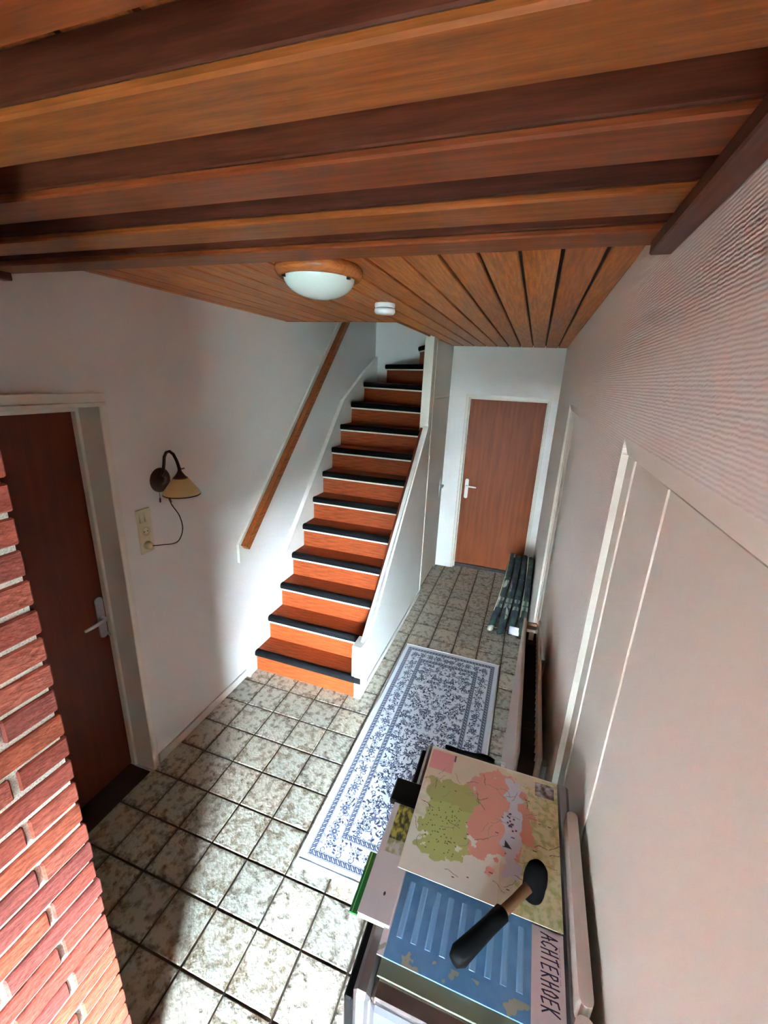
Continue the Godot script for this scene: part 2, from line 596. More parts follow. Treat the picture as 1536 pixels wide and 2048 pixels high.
func build_front() -> void:
	# unseen porch end; solid door, slim window, mat and roof added to shape light
	var head := 2.4
	var sill := 0.15
	var gaps := [[0.16, 0.76, 1.45], [-0.85, -0.72, 2.36]]
	var xe := 1.25
	var st := begin()
	box(st, Vector3(-1.056, 0, ZF), Vector3(-0.85, 2.73, ZF + 0.12))
	box(st, Vector3(-0.85, head, ZF), Vector3(xe + 0.12, 2.73, ZF + 0.12))
	box(st, Vector3(-0.02, 0, ZF), Vector3(gaps[0][0], head, ZF + 0.12))
	box(st, Vector3(gaps[1][1], 0, ZF), Vector3(-0.66, head, ZF + 0.12))
	box(st, Vector3(gaps[0][1], 0, ZF), Vector3(xe + 0.12, head, ZF + 0.12))
	for g in gaps:
		box(st, Vector3(g[0], 0, ZF), Vector3(g[1], sill, ZF + 0.12))
		box(st, Vector3(g[0], g[2], ZF), Vector3(g[1], head, ZF + 0.12))
	struct("wall_front", done(st), M.porch, "front wall of the porch behind the viewer", "wall")
	st = begin()
	box(st, Vector3(0.36, 0, ZE - 0.12), Vector3(xe + 0.12, CEIL + 0.02, ZE))
	box(st, Vector3(xe, 0, ZE), Vector3(xe + 0.12, CEIL + 0.02, ZF))
	struct("wall_porch_right", done(st), M.porch, "side wall of the porch behind the viewer", "wall")
	var d := thing("door_4", "solid door added behind the viewer to block light as a standing person would", "door", Vector3.ZERO, "", "structure")  # unseen solid leaf, added to hold back light between the windows
	put("leaf", bm(Vector3(-0.66, 0, ZF + 0.03), Vector3(-0.02, head, ZF + 0.075), 0.003), M.door_dark, d)
	for k in 2:
		var x0: float = gaps[k][0]
		var x1: float = gaps[k][1]
		var top: float = gaps[k][2]
		var w := thing("window_%d" % (k + 1), ["tall side window of the porch behind the viewer, beyond the right wall", "slim side window added behind the viewer by the brick wall, to light the far hall"][k], "window", Vector3.ZERO, "", "structure")  # the slim one by the bricks is added, to light the far hall
		put("pane", bm(Vector3(x0, sill, ZF + 0.05), Vector3(x1, top, ZF + 0.054)), M.glass, w)
		st = begin()
		box(st, Vector3(x0, sill, ZF + 0.04), Vector3(x1, sill + 0.03, ZF + 0.07), 0.003)
		box(st, Vector3(x0, top - 0.03, ZF + 0.04), Vector3(x1, top, ZF + 0.07), 0.003)
		put("window_frame", done(st), M.white, w)
	struct("added_mat", bm(Vector3(-0.82, 0.0006, 0.15), Vector3(1.2, 0.014, 1.95), 0.003), mat([58, 46, 36], 0.98), "dark coir mat added in the unseen porch to soak up bounce light", "mat")  # unseen, added to keep floor bounce off the beam faces
	struct("ground", bm(Vector3(-15, -0.3, ZF + 0.12), Vector3(15, -0.12, 30)), mat([70, 74, 62], 0.9), "paving outside the front door", "ground")
	struct("added_canopy", bm(Vector3(-2.5, 2.5, ZF + 0.12), Vector3(2.0, 2.65, ZF + 3.0)), M.door_wood, "unseen outer roof added over the porch front to cut high sky light", "added_canopy")  # unseen, added to keep steep sky light off the near floor

func build_upstairs() -> void:
	var st := begin()
	box(st, Vector3(-1.79, 0, -4.95), Vector3(-1.0, 4.95, -4.81))
	box(st, Vector3(-1.0, 2.73, -4.95), Vector3(0.36, 4.95, -4.81))
	struct("wall_stairs_back", done(st), M.plaster, "white wall at the turn of the stairs", "wall")
	struct("wall_upper_front", bm(Vector3(-1.95, 2.73, -2.85), Vector3(0.36, 4.95, -2.7)), M.plaster, "upper landing wall above the hall", "wall")
	struct("wall_upper_right", bm(Vector3(XR, 2.73, -4.95), Vector3(0.36, 4.95, -2.7)), M.plaster, "right wall of the upper landing", "wall")
	struct("ceiling_upper", bm(Vector3(-1.95, 4.95, -4.95), Vector3(0.36, 5.05, -2.7)), M.plaster, "ceiling over the upper landing", "ceiling")

# lever handle on a back plate; n points out of the door, s towards the lever tip, at is the spindle
func handle(parent: Node, at: Vector3, n: Vector3, s: Vector3, plate: Vector3, m: Material, droop := 0.0) -> void:
	var h := Node3D.new()
	h.name = "handle"
	parent.add_child(h, true)
	var st := begin()
	var side := s.abs()
	var half := side * plate.x * 0.5
	ext(st, rounded(plate.x, plate.y, plate.x * 0.45), at + Vector3(0, plate.z, 0), s, Vector3.UP, n * 0.007)
	put("back_plate", done(st), m, h)
	st = begin(true)
	tube(st, [at, at + n * 0.03, at + n * 0.042 + s * 0.006, at + n * 0.046 + s * 0.03, at + n * 0.046 + s * 0.08 - Vector3(0, droop * 0.5, 0), at + n * 0.044 + s * 0.115 - Vector3(0, droop, 0)], [0.009, 0.009, 0.010, 0.010, 0.009, 0.007], 8)
	put("lever", done(st), m, h)

func rounded(w: float, h: float, r: float) -> Array:
	var out := []
	for c in [[1, 1, 0.0], [-1, 1, 90.0], [-1, -1, 180.0], [1, -1, 270.0]]:
		for k in 5:
			var a := deg_to_rad(c[2] + 22.5 * k)
			out.append(Vector2(c[0] * (w * 0.5 - r) + cos(a) * r, c[1] * (h * 0.5 - r) + sin(a) * r))
	return out

func build_doors() -> void:
	# door_1: dark door in the left wall
	var d := thing("door_1", "dark brown flush door in the left wall, half behind the brick pier", "door", Vector3.ZERO, "", "structure")
	put("leaf", bm(Vector3(-1.962, 0.012, -1.372), Vector3(-1.925, 2.0, -0.54), 0.002), M.door_dark, d)
	handle(d, Vector3(-1.925, 0.985, -1.332), Vector3(1, 0, 0), Vector3(0, 0, 1), Vector3(0.04, 0.225, 0.0), M.steel, 0.004)
	var key := begin(true)
	tube(key, [Vector3(-1.925, 0.905, -1.334), Vector3(-1.895, 0.905, -1.334)], 0.004, 6)
	lathe(key, [Vector2(0, -0.002), Vector2(0.012, -0.002), Vector2(0.012, 0.002), Vector2(0, 0.002)], Vector3(-1.886, 0.9, -1.334), Vector3(0, 0, 1), 12)
	put("key", done(key), M.steel, d)
	var st := begin()
	# casing on the wall face, stepped, with the jamb running back to the leaf
	for s in [[-1.39, -1.0], [-0.52, 1.0]]:
		var z: float = s[0]
		var o: float = s[1]
		box(st, Vector3(XL - 0.001, 0, z), Vector3(XL + 0.014, 2.045, z + o * 0.028), 0.003)
		box(st, Vector3(XL - 0.12, 0, z - o * 0.016), Vector3(XL + 0.022, 2.03, z), 0.003)
		box(st, Vector3(XL - 0.17, 0, z - o * 0.030), Vector3(XL - 0.105, 2.016, z), 0.003)
	box(st, Vector3(XL - 0.001, 2.045, -1.418), Vector3(XL + 0.014, 2.085, -0.492), 0.003)
	box(st, Vector3(XL - 0.12, 2.028, -1.39), Vector3(XL + 0.022, 2.047, -0.52), 0.003)
	box(st, Vector3(XL - 0.17, 2.0, -1.39), Vector3(XL - 0.105, 2.03, -0.52), 0.003)
	struct("trim_3", bm(Vector3(XL - 0.17, -0.006, -1.36), Vector3(XL + 0.004, 0.004, -0.54), 0.002), mat([52, 34, 24], 0.6), "dark sill under the left door", "sill")
	struct("trim_1", done(st), M.cream, "cream stepped frame round the dark door on the left", "door frame")
	struct("wall_left_closet", bm(Vector3(-2.1, 0, -1.5), Vector3(-1.965, 2.2, -0.4)), M.dark_void, "dark room side behind the left door", "wall")
	# door_2 and door_3: papered-over shallow doors in the right wall
	for k in 2:
		var za: float = [-1.18, -3.19][k]
		var zb: float = [-0.10, -2.38][k]
		var dd := thing("door_%d" % (k + 2), ["pale flat door with a panelled edge in the near right wall recess", "pale flat door in the far right wall, beyond the radiator"][k], "door", Vector3.ZERO, "", "structure")
		var x := XR + 0.014
		st = begin()
		# sloping lip round the opening
		ext(st, [Vector2(XR, 2.0852), Vector2(x, 2.045), Vector2(0.252, 2.045), Vector2(0.252, 2.0852)], Vector3(0, 0, za), Vector3.RIGHT, Vector3.UP, Vector3(0, 0, zb - za))
		ext(st, [Vector2(XR, za - 0.0004), Vector2(x, za + 0.012), Vector2(0.252, za + 0.012), Vector2(0.252, za - 0.0004)], Vector3.ZERO, Vector3.RIGHT, Vector3.BACK, Vector3(0, 2.046, 0))
		ext(st, [Vector2(XR, zb), Vector2(x, zb - 0.012), Vector2(0.252, zb - 0.012), Vector2(0.252, zb)], Vector3.ZERO, Vector3.RIGHT, Vector3.BACK, Vector3(0, 2.046, 0))
		put("lip", done(st), M.cream, dd)
		put("post", bm(Vector3(x, 0, za + 0.012), Vector3(0.252, 2.045, za + 0.088), 0.002), M.cream, dd)
		put("panel", bm(Vector3(x + 0.003, 0, za + 0.092), Vector3(0.252, 2.045, za + 0.336), 0.002), M.cream, dd)
		put("batten", bm(Vector3(x - 0.002, 0, za + 0.338), Vector3(0.252, 2.045, za + 0.376), 0.002), M.cream, dd)
		put("leaf", bm(Vector3(x, 0.01, za + 0.378), Vector3(0.252, 2.045, zb - 0.012), 0.002), M.cream, dd)
	# door_5: brown veneer door in the end wall
	d = thing("door_5", "warm brown veneer door with white lever plate at the end of the hall", "door", Vector3.ZERO, "", "structure")
	put("leaf", bm(Vector3(-0.686, 0.052, -4.968), Vector3(0.11, 2.017, -4.93), 0.002), M.door_wood, d)
	put("threshold", bm(Vector3(-0.728, 0, -4.99), Vector3(0.145, 0.046, -4.925), 0.003), mat([44, 32, 26], 0.6), d)
	handle(d, Vector3(-0.636, 1.035, -4.93), Vector3(0, 0, 1), Vector3(1, 0, 0), Vector3(0.042, 0.235, -0.035), mat([226, 222, 214], 0.3), 0.004)
	st = begin()
	box(st, Vector3(-0.728, 0, -4.985), Vector3(-0.70, 2.065, -4.872), 0.002)
	box(st, Vector3(-0.702, 0, -4.985), Vector3(-0.686, 2.035, -4.915), 0.002)
	box(st, Vector3(0.125, 0, -4.985), Vector3(0.145, 2.065, -4.872), 0.002)
	box(st, Vector3(0.11, 0, -4.985), Vector3(0.127, 2.035, -4.915), 0.002)
	box(st, Vector3(-0.728, 2.035, -4.985), Vector3(0.145, 2.065, -4.872), 0.002)
	box(st, Vector3(-0.70, 2.017, -4.985), Vector3(0.125, 2.037, -4.915), 0.002)
	struct("trim_2", done(st), M.cream, "pale frame round the brown door at the end of the hall", "door frame")
	struct("wall_behind_door", bm(Vector3(-0.8, 0, -5.1), Vector3(0.3, 2.2, -4.992)), M.dark_void, "dark space behind the end door", "wall")

const RISE := 0.197
const RUN := 0.1865
func build_staircase() -> void:
	var s := thing("staircase", "steep brown wooden staircase with black nosings and white edge strips", "staircase", Vector3(-1.365, 0, -2.34))
	var off := -s.position
	var add := func(called: String, st: SurfaceTool, m: Material) -> void:
		put(called, done(st), m, s, off)
	var xl := -1.76
	var xr := -0.97
	# nose lines left and right for each step, winders at the top
	var L := []
	var R := []
	for k in 9:
		var z := -2.334 - RUN * k
		L.append(Vector2(xl, z))
		R.append(Vector2(-0.898 if k == 0 else xr, z))
	L.append_array([Vector2(xl, -4.079), Vector2(xl, -4.405), Vector2(-1.66, -4.809), Vector2(-1.285, -4.809), Vector2(-0.97, -4.809)])
	R.append_array([Vector2(-0.99, -4.0), Vector2(-0.99, -4.10), Vector2(-0.985, -4.15), Vector2(-0.975, -4.2), Vector2(-0.965, -4.25)])
	for k in 13:
		var nb := 0.127 + RISE * k
		var top := nb + 0.045
		var a: Vector2 = L[k]
		var b: Vector2 = R[k]
		var a2: Vector2 = L[k + 1]
		var b2: Vector2 = R[k + 1]
		var d := (b - a).normalized()
		var inw := Vector2(d.y, -d.x)          # towards the back of the tread
		var poly := [a + inw * 0.02, b + inw * 0.02]
		if k == 0: poly = [a + inw * 0.02, b + inw * 0.02, Vector2(-0.898, -2.36), Vector2(xr, -2.36)]
		poly.append_array([b2 + inw * 0.03, a2 + inw * 0.03])
		if k == 10: poly = [a + inw * 0.02, b + inw * 0.02, b2, a2, Vector2(-1.76, -4.809)]
		if k > 10: poly = [a + inw * 0.02, b + inw * 0.02, b2, a2]
		var st := begin()
		ext(st, poly, Vector3(0, nb + 0.006, 0), Vector3.RIGHT, Vector3(0, 0, 1), Vector3(0, 0.039, 0))
		add.call("tread", st, M.tread)
		# black nosing with a rounded front
		st = begin(true)
		var sec := [Vector2(0.030, 0.0), Vector2(0.0, 0.0), Vector2(-0.006, 0.006), Vector2(-0.010, 0.015), Vector2(-0.010, 0.032), Vector2(-0.006, 0.042), Vector2(0.004, 0.0475), Vector2(0.030, 0.0475)]
		var a3 := Vector3(a.x, nb, a.y)
		var b3 := Vector3(b.x, nb, b.y)
		ext(st, sec, a3, Vector3(inw.x, 0, inw.y), Vector3.UP, b3 - a3)
		add.call("nosing", st, M.rubber)
		st = begin()
		ext(st, [Vector2(0.0, -0.013), Vector2(0.02, -0.013), Vector2(0.02, 0.0), Vector2(0.0, 0.0)], a3, Vector3(inw.x, 0, inw.y), Vector3.UP, (Vector3(xr, nb, b.y) if k == 0 else b3) - a3)
		if k > 0: add.call("edge_strip", st, M.white)
		st = begin()
		var r0 := nb - RISE + 0.045 if k > 0 else 0.0
		ext(st, [Vector2(0.012, r0 - nb), Vector2(0.028, r0 - nb), Vector2(0.028, 0.004), Vector2(0.012, 0.004)], a3, Vector3(inw.x, 0, inw.y), Vector3.UP, b3 - a3)
		add.call("riser", st, M.tread)
	# white wall string on the left
	var st2 := begin()
	ext(st2, [Vector2(-2.251, 0), Vector2(-2.251, 0.18), Vector2(-2.30, 0.285), Vector2(-3.90, 1.975), Vector2(-4.42, 2.25), Vector2(-4.809, 2.42), Vector2(-4.809, 1.95), Vector2(-3.9, 1.40), Vector2(-2.37, 0.0)], Vector3(XL + 0.0005, 0, 0), Vector3(0, 0, 1), Vector3.UP, Vector3(0.030, 0, 0))
	add.call("wall_string", st2, M.white)
	st2 = begin()
	ext(st2, [Vector2(-2.243, 0.0), Vector2(-2.243, 0.184), Vector2(-2.293, 0.292), Vector2(-3.896, 1.985), Vector2(-3.905, 1.972), Vector2(-2.302, 0.279), Vector2(-2.257, 0.178), Vector2(-2.257, 0.0)], Vector3(XL + 0.0005, 0, 0), Vector3(0, 0, 1), Vector3.UP, Vector3(0.037, 0, 0))
	add.call("string_moulding", st2, M.white)
	# brown top of the outer string beside the treads
	var sy := func(z: float) -> float: return 0.127 + RISE / RUN * (-z - 2.334)
	st2 = begin()
	var z1 := -2.47
	var z2 := -3.87
	ext(st2, [Vector2(z1, sy.call(z1) + 0.035), Vector2(z2, sy.call(z2) + 0.035), Vector2(z2, sy.call(z2) - 0.3), Vector2(z1, sy.call(z1) - 0.2)], Vector3(-0.972, 0, 0), Vector3(0, 0, 1), Vector3.UP, Vector3(0.026, 0, 0))
	add.call("outer_string", st2, M.stringer)
	# white side panel with its sloping frame
	st2 = begin()
	ext(st2, [Vector2(-2.345, 0.0), Vector2(-2.345, 0.125), Vector2(-2.40, 0.42), Vector2(z2 - 0.14, sy.call(z2 - 0.14) + 0.02), Vector2(-4.03, 0.0)], Vector3(-0.93, 0, 0), Vector3(0, 0, 1), Vector3.UP, Vector3(0.022, 0, 0))
	add.call("side_panel", st2, M.white)
	st2 = begin()
	ext(st2, [Vector2(-2.338, 0.0), Vector2(-2.338, 0.42), Vector2(-2.50, 0.40), Vector2(z2 - 0.05, sy.call(z2 - 0.05) + 0.05), Vector2(z2 - 0.05, sy.call(z2 - 0.05) - 0.07), Vector2(-2.49, 0.21), Vector2(-2.455, 0.0)], Vector3(-0.9455, 0, 0), Vector3(0, 0, 1), Vector3.UP, Vector3(0.0495, 0, 0))
	add.call("side_frame", st2, M.white)
	st2 = begin()
	box(st2, Vector3(-0.906, 0, -4.03), Vector3(-0.896, 0.05, -2.455), 0.003)
	add.call("side_skirting", st2, M.white)
	# newel block
	st2 = begin()
	box(st2, Vector3(-0.968, 0.176, -2.475), Vector3(-0.897, 0.425, -2.337), 0.004)
	add.call("newel", st2, M.white)
	# white post up to the ceiling at the turn
	st2 = begin()
	box(st2, Vector3(-0.982, 1.70, -3.985), Vector3(-0.900, CEIL + 0.15, -3.862), 0.003)
	add.call("post", st2, M.cream)

func build_cupboard() -> void:
	var c := thing("stair_cupboard", "tall pale cupboard with lever handle under the stairs beside the brown door", "cupboard", Vector3(-0.95, 0, -4.45))
	var o := -c.position
	var st := begin()
	box(st, Vector3(-0.955, 0, -4.858), Vector3(-0.916, CEIL - 0.002, -4.79), 0.002)
	box(st, Vector3(-0.935, 2.03, -4.79), Vector3(-0.916, 2.045, -4.09), 0.002)
	put("frame", done(st), M.cream, c, o)
	put("stile", bm(Vector3(-0.945, 0, -4.088), Vector3(-0.902, CEIL - 0.002, -4.035), 0.003), M.cream, c, o)
	put("edge_post", bm(Vector3(-0.9075, 1.50, -4.03), Vector3(-0.896, CEIL - 0.002, -3.99), 0.003), M.cream, c, o)
	put("door", bm(Vector3(-0.94, 0.045, -4.786), Vector3(-0.912, 2.028, -4.092), 0.003), M.cream, c, o)
	put("upper_door", bm(Vector3(-0.94, 2.042, -4.786), Vector3(-0.912, CEIL - 0.003, -4.092), 0.003), M.cream, c, o)
	put("kick_board", bm(Vector3(-0.955, 0, -4.786), Vector3(-0.926, 0.043, -4.092)), mat([60, 42, 32], 0.6), c, o)
	var d := c.get_node("door")
	handle(d, Vector3(-0.912, 1.06, -4.70), Vector3(1, 0, 0), Vector3(0, 0, 1), Vector3(0.03, 0.2, -0.04), M.steel, 0.01)

func build_handrail() -> void:
	var h := thing("handrail", "square orange-brown handrail on a white board sloping up the left wall", "handrail", Vector3(XL, 1.0, -2.23))
	var o := -h.position
	var yr := func(z: float) -> float: return 1.067 + 0.9945 * (-z - 2.23)
	var st := begin()
	bar(st, Vector3(-1.718, yr.call(-2.23), -2.23), Vector3(-1.718, yr.call(-4.3), -4.3), 0.042, 0.052)
	put("rail", done(st), M.rail, h, o)
	st = begin()
	var b0 := 0.93
	ext(st, [Vector2(-2.232, 0.94), Vector2(-2.232, 1.075), Vector2(-4.3, 3.165), Vector2(-4.3, 3.03)], Vector3(XL + 0.0005, 0, 0), Vector3(0, 0, 1), Vector3.UP, Vector3(0.020, 0, 0))
	put("backing_board", done(st), M.white, h, o)
	for k in 4:
		var z := -2.45 - 0.5 * k
		st = begin(true)
		tube(st, [Vector3(XL + 0.015, yr.call(z) - 0.03, z), Vector3(-1.74, yr.call(z) - 0.035, z), Vector3(-1.718, yr.call(z) - 0.02, z)], 0.007, 6)
		put("bracket", done(st), M.white, h, o)

func build_radiator() -> void:
	var r := thing("radiator", "white double panel radiator on the right wall beside the rug", "radiator", Vector3(0.16, 0.15, -1.65))
	var o := -r.position
	var za := -2.09
	var zb := -1.20
	put("front_panel", bm(Vector3(0.094, 0.14, za), Vector3(0.108, 1.05, zb), 0.005), M.enamel, r, o)
	put("rear_panel", bm(Vector3(0.164, 0.14, za), Vector3(0.178, 1.05, zb), 0.005), M.enamel, r, o)
	var st := begin()
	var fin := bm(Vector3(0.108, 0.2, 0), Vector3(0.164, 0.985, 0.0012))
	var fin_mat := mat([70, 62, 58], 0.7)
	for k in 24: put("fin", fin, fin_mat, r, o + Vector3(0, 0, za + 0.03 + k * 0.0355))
	put("top_bridge", bm(Vector3(0.106, 1.0, za + 0.005), Vector3(0.166, 1.035, za + 0.035), 0.008), M.enamel, r, o)
	st = begin(true)
	lathe(st, [Vector2(0, -0.02), Vector2(0.012, -0.02), Vector2(0.012, 0.02), Vector2(0, 0.02)], Vector3(0.138, 0.99, za + 0.075), Vector3.UP, 12)
	put("vent", done(st), M.white, r, o)
	for z in [za + 0.12, zb - 0.15]: put("bracket", bm(Vector3(0.178, 0.3, z), Vector3(XR, 0.9, z + 0.03)), M.enamel, r, o)
	st = begin(true)
	tube(st, [Vector3(0.136, 0.2, za - 0.0), Vector3(0.136, 0.2, za - 0.04), Vector3(0.136, 0.17, za - 0.05), Vector3(0.136, 0.0, za - 0.05)], 0.009, 8)
	put("pipe", done(st), M.enamel, r, o)

# ------------------------------------------------------------------ rug
func build_rug() -> void:
	var W := 400
	var H := 930
	var white := Color8(208, 210, 212)
	var navy := Color8(50, 53, 76)
	var grey := Color8(128, 130, 146)
	var img := Image.create(W, H, false, Image.FORMAT_RGB8)
	img.fill(white)
	var R := RandomNumberGenerator.new()
	R.seed = 21
	var flower := func(c: Vector2, r: float, petals: int, turn: float, style: int) -> void:
		for y in range(int(c.y - r), int(c.y + r) + 1):
			if y < 0 or y >= H: continue
			for x in range(int(c.x - r), int(c.x + r) + 1):
				if x < 0 or x >= W: continue
				var d := Vector2(x, y) - c
				var l := d.length() / r
				if l > 1.0: continue
				var edge := 0.72 + 0.26 * cos(d.angle() * petals + turn)
				if l < edge:
					var col := navy
					if style == 0:
						col = grey if l < edge - 0.17 else navy
						if l < 0.34: col = navy
						if l < 0.17: col = white
					elif style == 1:
						col = white if l < edge - 0.2 and l > 0.3 else navy
					else:
						col = navy if fmod(l * 5.0, 1.0) < 0.55 else grey
					img.set_pixel(x, y, col)
	var leaf := func(c: Vector2, len_: float, wid: float, ang: float, col: Color) -> void:
		var u := Vector2.from_angle(ang)
		var v := u.orthogonal()
		for y in range(int(c.y - len_), int(c.y + len_) + 1):
			if y < 0 or y >= H: continue
			for x in range(int(c.x - len_), int(c.x + len_) + 1):
				if x < 0 or x >= W: continue
				var d := Vector2(x, y) - c
				var a := d.dot(u) / len_
				if absf(a) > 1.0: continue
				var bend := d.dot(v) - (a * a - 0.3) * wid * 0.9
				if absf(bend) < wid * (1.0 - a * a): img.set_pixel(x, y, col)
	var curl := func(c: Vector2, r: float, a0: float, turns: float) -> void:
		var p := c + Vector2.from_angle(a0) * r
		for k in range(1, 17):
			var a := a0 + turns * TAU * k / 16.0
			var q := c + Vector2.from_angle(a) * r * (1.0 - 0.72 * k / 16.0)
			line_on(img, p, q, 0.9, navy)
			p = q
	# field: one half is drawn, then mirrored; vines first, then leaves, then blossoms
	var fx0 := 92
	var fy0 := 92
	var seats := []
	for gy in 30:
		for gx in 5:
			var c := Vector2(fx0 + 11 + gx * 26.0 + R.randf_range(-4, 4) + (gy % 2) * 12.0, fy0 + 11 + gy * 25.0 + R.randf_range(-4, 4))
			if c.x > 200 or c.y > H - fy0 - 6: continue
			seats.append(c)
	for c in seats:
		curl.call(c + Vector2(8, 7), R.randf_range(8, 13), R.randf() * TAU, R.randf_range(0.6, 1.1) * (1 if R.randf() < 0.5 else -1))
		for n in 4:
			leaf.call(c + Vector2.from_angle(R.randf() * TAU) * R.randf_range(9, 16), R.randf_range(4.5, 8.5), R.randf_range(1.8, 3.0), R.randf() * TAU, navy if R.randf() < 0.7 else grey)
	for c in seats:
		var s := R.randi() % 4
		if s < 3: flower.call(c, R.randf_range(7.5, 12.5), [5, 6, 8][R.randi() % 3], R.randf() * TAU, s)
	# main border: rosettes on a tinted ground with leaves between
	var ring := []
	for k in 26: ring.append(Vector2(53, 53 + k * (H - 106) / 25.0))
	for k in range(1, 5):
		ring.append(Vector2(53 + k * 34.0, 53))
		ring.append(Vector2(53 + k * 34.0, H - 53))
	for k in ring.size():
		var c: Vector2 = ring[k]
		curl.call(c + Vector2(R.randf_range(-12, 12), 16), 9, R.randf() * TAU, 0.9)
		for n in 9:
			leaf.call(c + Vector2(R.randf_range(-21, 21), R.randf_range(-20, 20)), R.randf_range(4, 8), R.randf_range(1.6, 2.8), R.randf() * TAU, navy if n % 2 else grey)
		flower.call(c, 15.0 if k % 2 == 0 else 10.5, 8 if k % 2 == 0 else 6, R.randf() * TAU, k % 2)
	# guard bands: dark strips with small pale beads, thin lines either side
	var band := func(m0: int, m1: int) -> void:
		for y in range(m0, H - m0):
			for x in range(m0, 200):
				var m: int = min(x, min(y, H - 1 - y))
				if m < m0 or m >= m1: continue
				var s: int = y if x == m else x
				var t := m - m0
				var w := m1 - m0
				var col := navy
				if t >= 2 and t < w - 2:
					var ph := fmod(s + (t - w * 0.5) * 0.9, 13.0)
					col = white if (ph < 3.5 and t > 3 and t < w - 4) else (grey if ph > 7.0 and ph < 9.5 else navy)
				elif t == 0 or t == w - 1: col = navy
				else: col = white
				img.set_pixel(x, y, col)
	band.call(14, 30)
	band.call(76, 92)
	for y in H:
		for x in 14:
			img.set_pixel(x, y, white)
		if y < 14 or y >= H - 14:
			for x in 200: img.set_pixel(x, y, white)
		for x in 200:
			img.set_pixel(W - 1 - x, y, img.get_pixel(x, y))
	var m := StandardMaterial3D.new()
	m.albedo_texture = lin(img)
	m.roughness = 0.95
	m.normal_enabled = false
	var r := thing("rug", "white runner rug with a dense navy floral pattern and double border", "rug", Vector3(-0.38, 0, -2.17))
	put("pile", sheet(Vector3(-0.386, 0.0015, -0.928), Vector3(0.772, 0, 0), Vector3(0, 0, 1.84), Vector3.UP, 0.0075), m, r)
	var hem := mat([226, 226, 222], 0.75)
	var st := begin(true)
	for s in [-1.0, 1.0]:
		tube(st, [Vector3(s * 0.392, 0.006, -0.93), Vector3(s * 0.392, 0.006, 0.914)], 0.0055, 8)
	put("side_hem", done(st), hem, r)
	for s in [-1.0, 1.0]:
		st = begin()
		var z: float = 0.912 if s > 0 else -0.928
		box(st, Vector3(-0.397, 0.001, z - 0.001), Vector3(0.397, 0.011, z + (0.028 if s > 0 else -0.012)), 0.004)
		put("end_hem", done(st), hem, r)

# ------------------------------------------------------------------ cabinet and what lies on it
const CT := 1.25
func build_cabinet() -> void:
	var c := thing("metal_cabinet", "narrow silver metal cabinet with a brown-grey top against the right wall", "cabinet", Vector3(0.028, 0, -0.665))
	var o := -c.position
	var silver := mat([150, 148, 148], 0.34, 0.8)
	var front := mat([92, 92, 94], 0.5, 0.0)  # silver darkened in the colour, for shade from someone standing before it
	front.metallic_specular = 0.3
	put("body", bm(Vector3(-0.146, 0.03, -0.925), Vector3(0.203, CT - 0.014, -0.402), 0.003), mat([120, 114, 110], 0.45, 0.5), c, o)
	var st := begin()
	box(st, Vector3(-0.150, 0.03, -0.930), Vector3(-0.1215, CT, -0.397), 0.007)
	put("side_band", done(st), silver, c, o)
	st = begin()
	box(st, Vector3(0.178, 0.03, -0.930), Vector3(0.207, CT, -0.397), 0.007)
	put("side_band", done(st), silver, c, o)
	put("top_panel", bm(Vector3(-0.1195, CT - 0.02, -0.930), Vector3(0.176, CT - 0.001, -0.399), 0.006), mat([128, 116, 110], 0.25, 0.75), c, o)
	put("front_door", bm(Vector3(-0.1195, 0.06, -0.43), Vector3(0.176, CT - 0.004, -0.393), 0.009), front, c, o)
	put("side_rail", bm(Vector3(-0.166, 0.06, -0.93), Vector3(-0.1505, CT - 0.03, -0.40), 0.003), M.black, c, o)
	for x in [-0.12, 0.18]:
		for z in [-0.89, -0.44]: put("foot", bm(Vector3(x - 0.015, 0, z - 0.015), Vector3(x + 0.015, 0.03, z + 0.015), 0.003), M.black, c, o)

func flat_print(img: Image, rough := 0.55) -> StandardMaterial3D:
	var m := StandardMaterial3D.new()
	m.albedo_texture = lin(img)
	m.roughness = rough
	return m

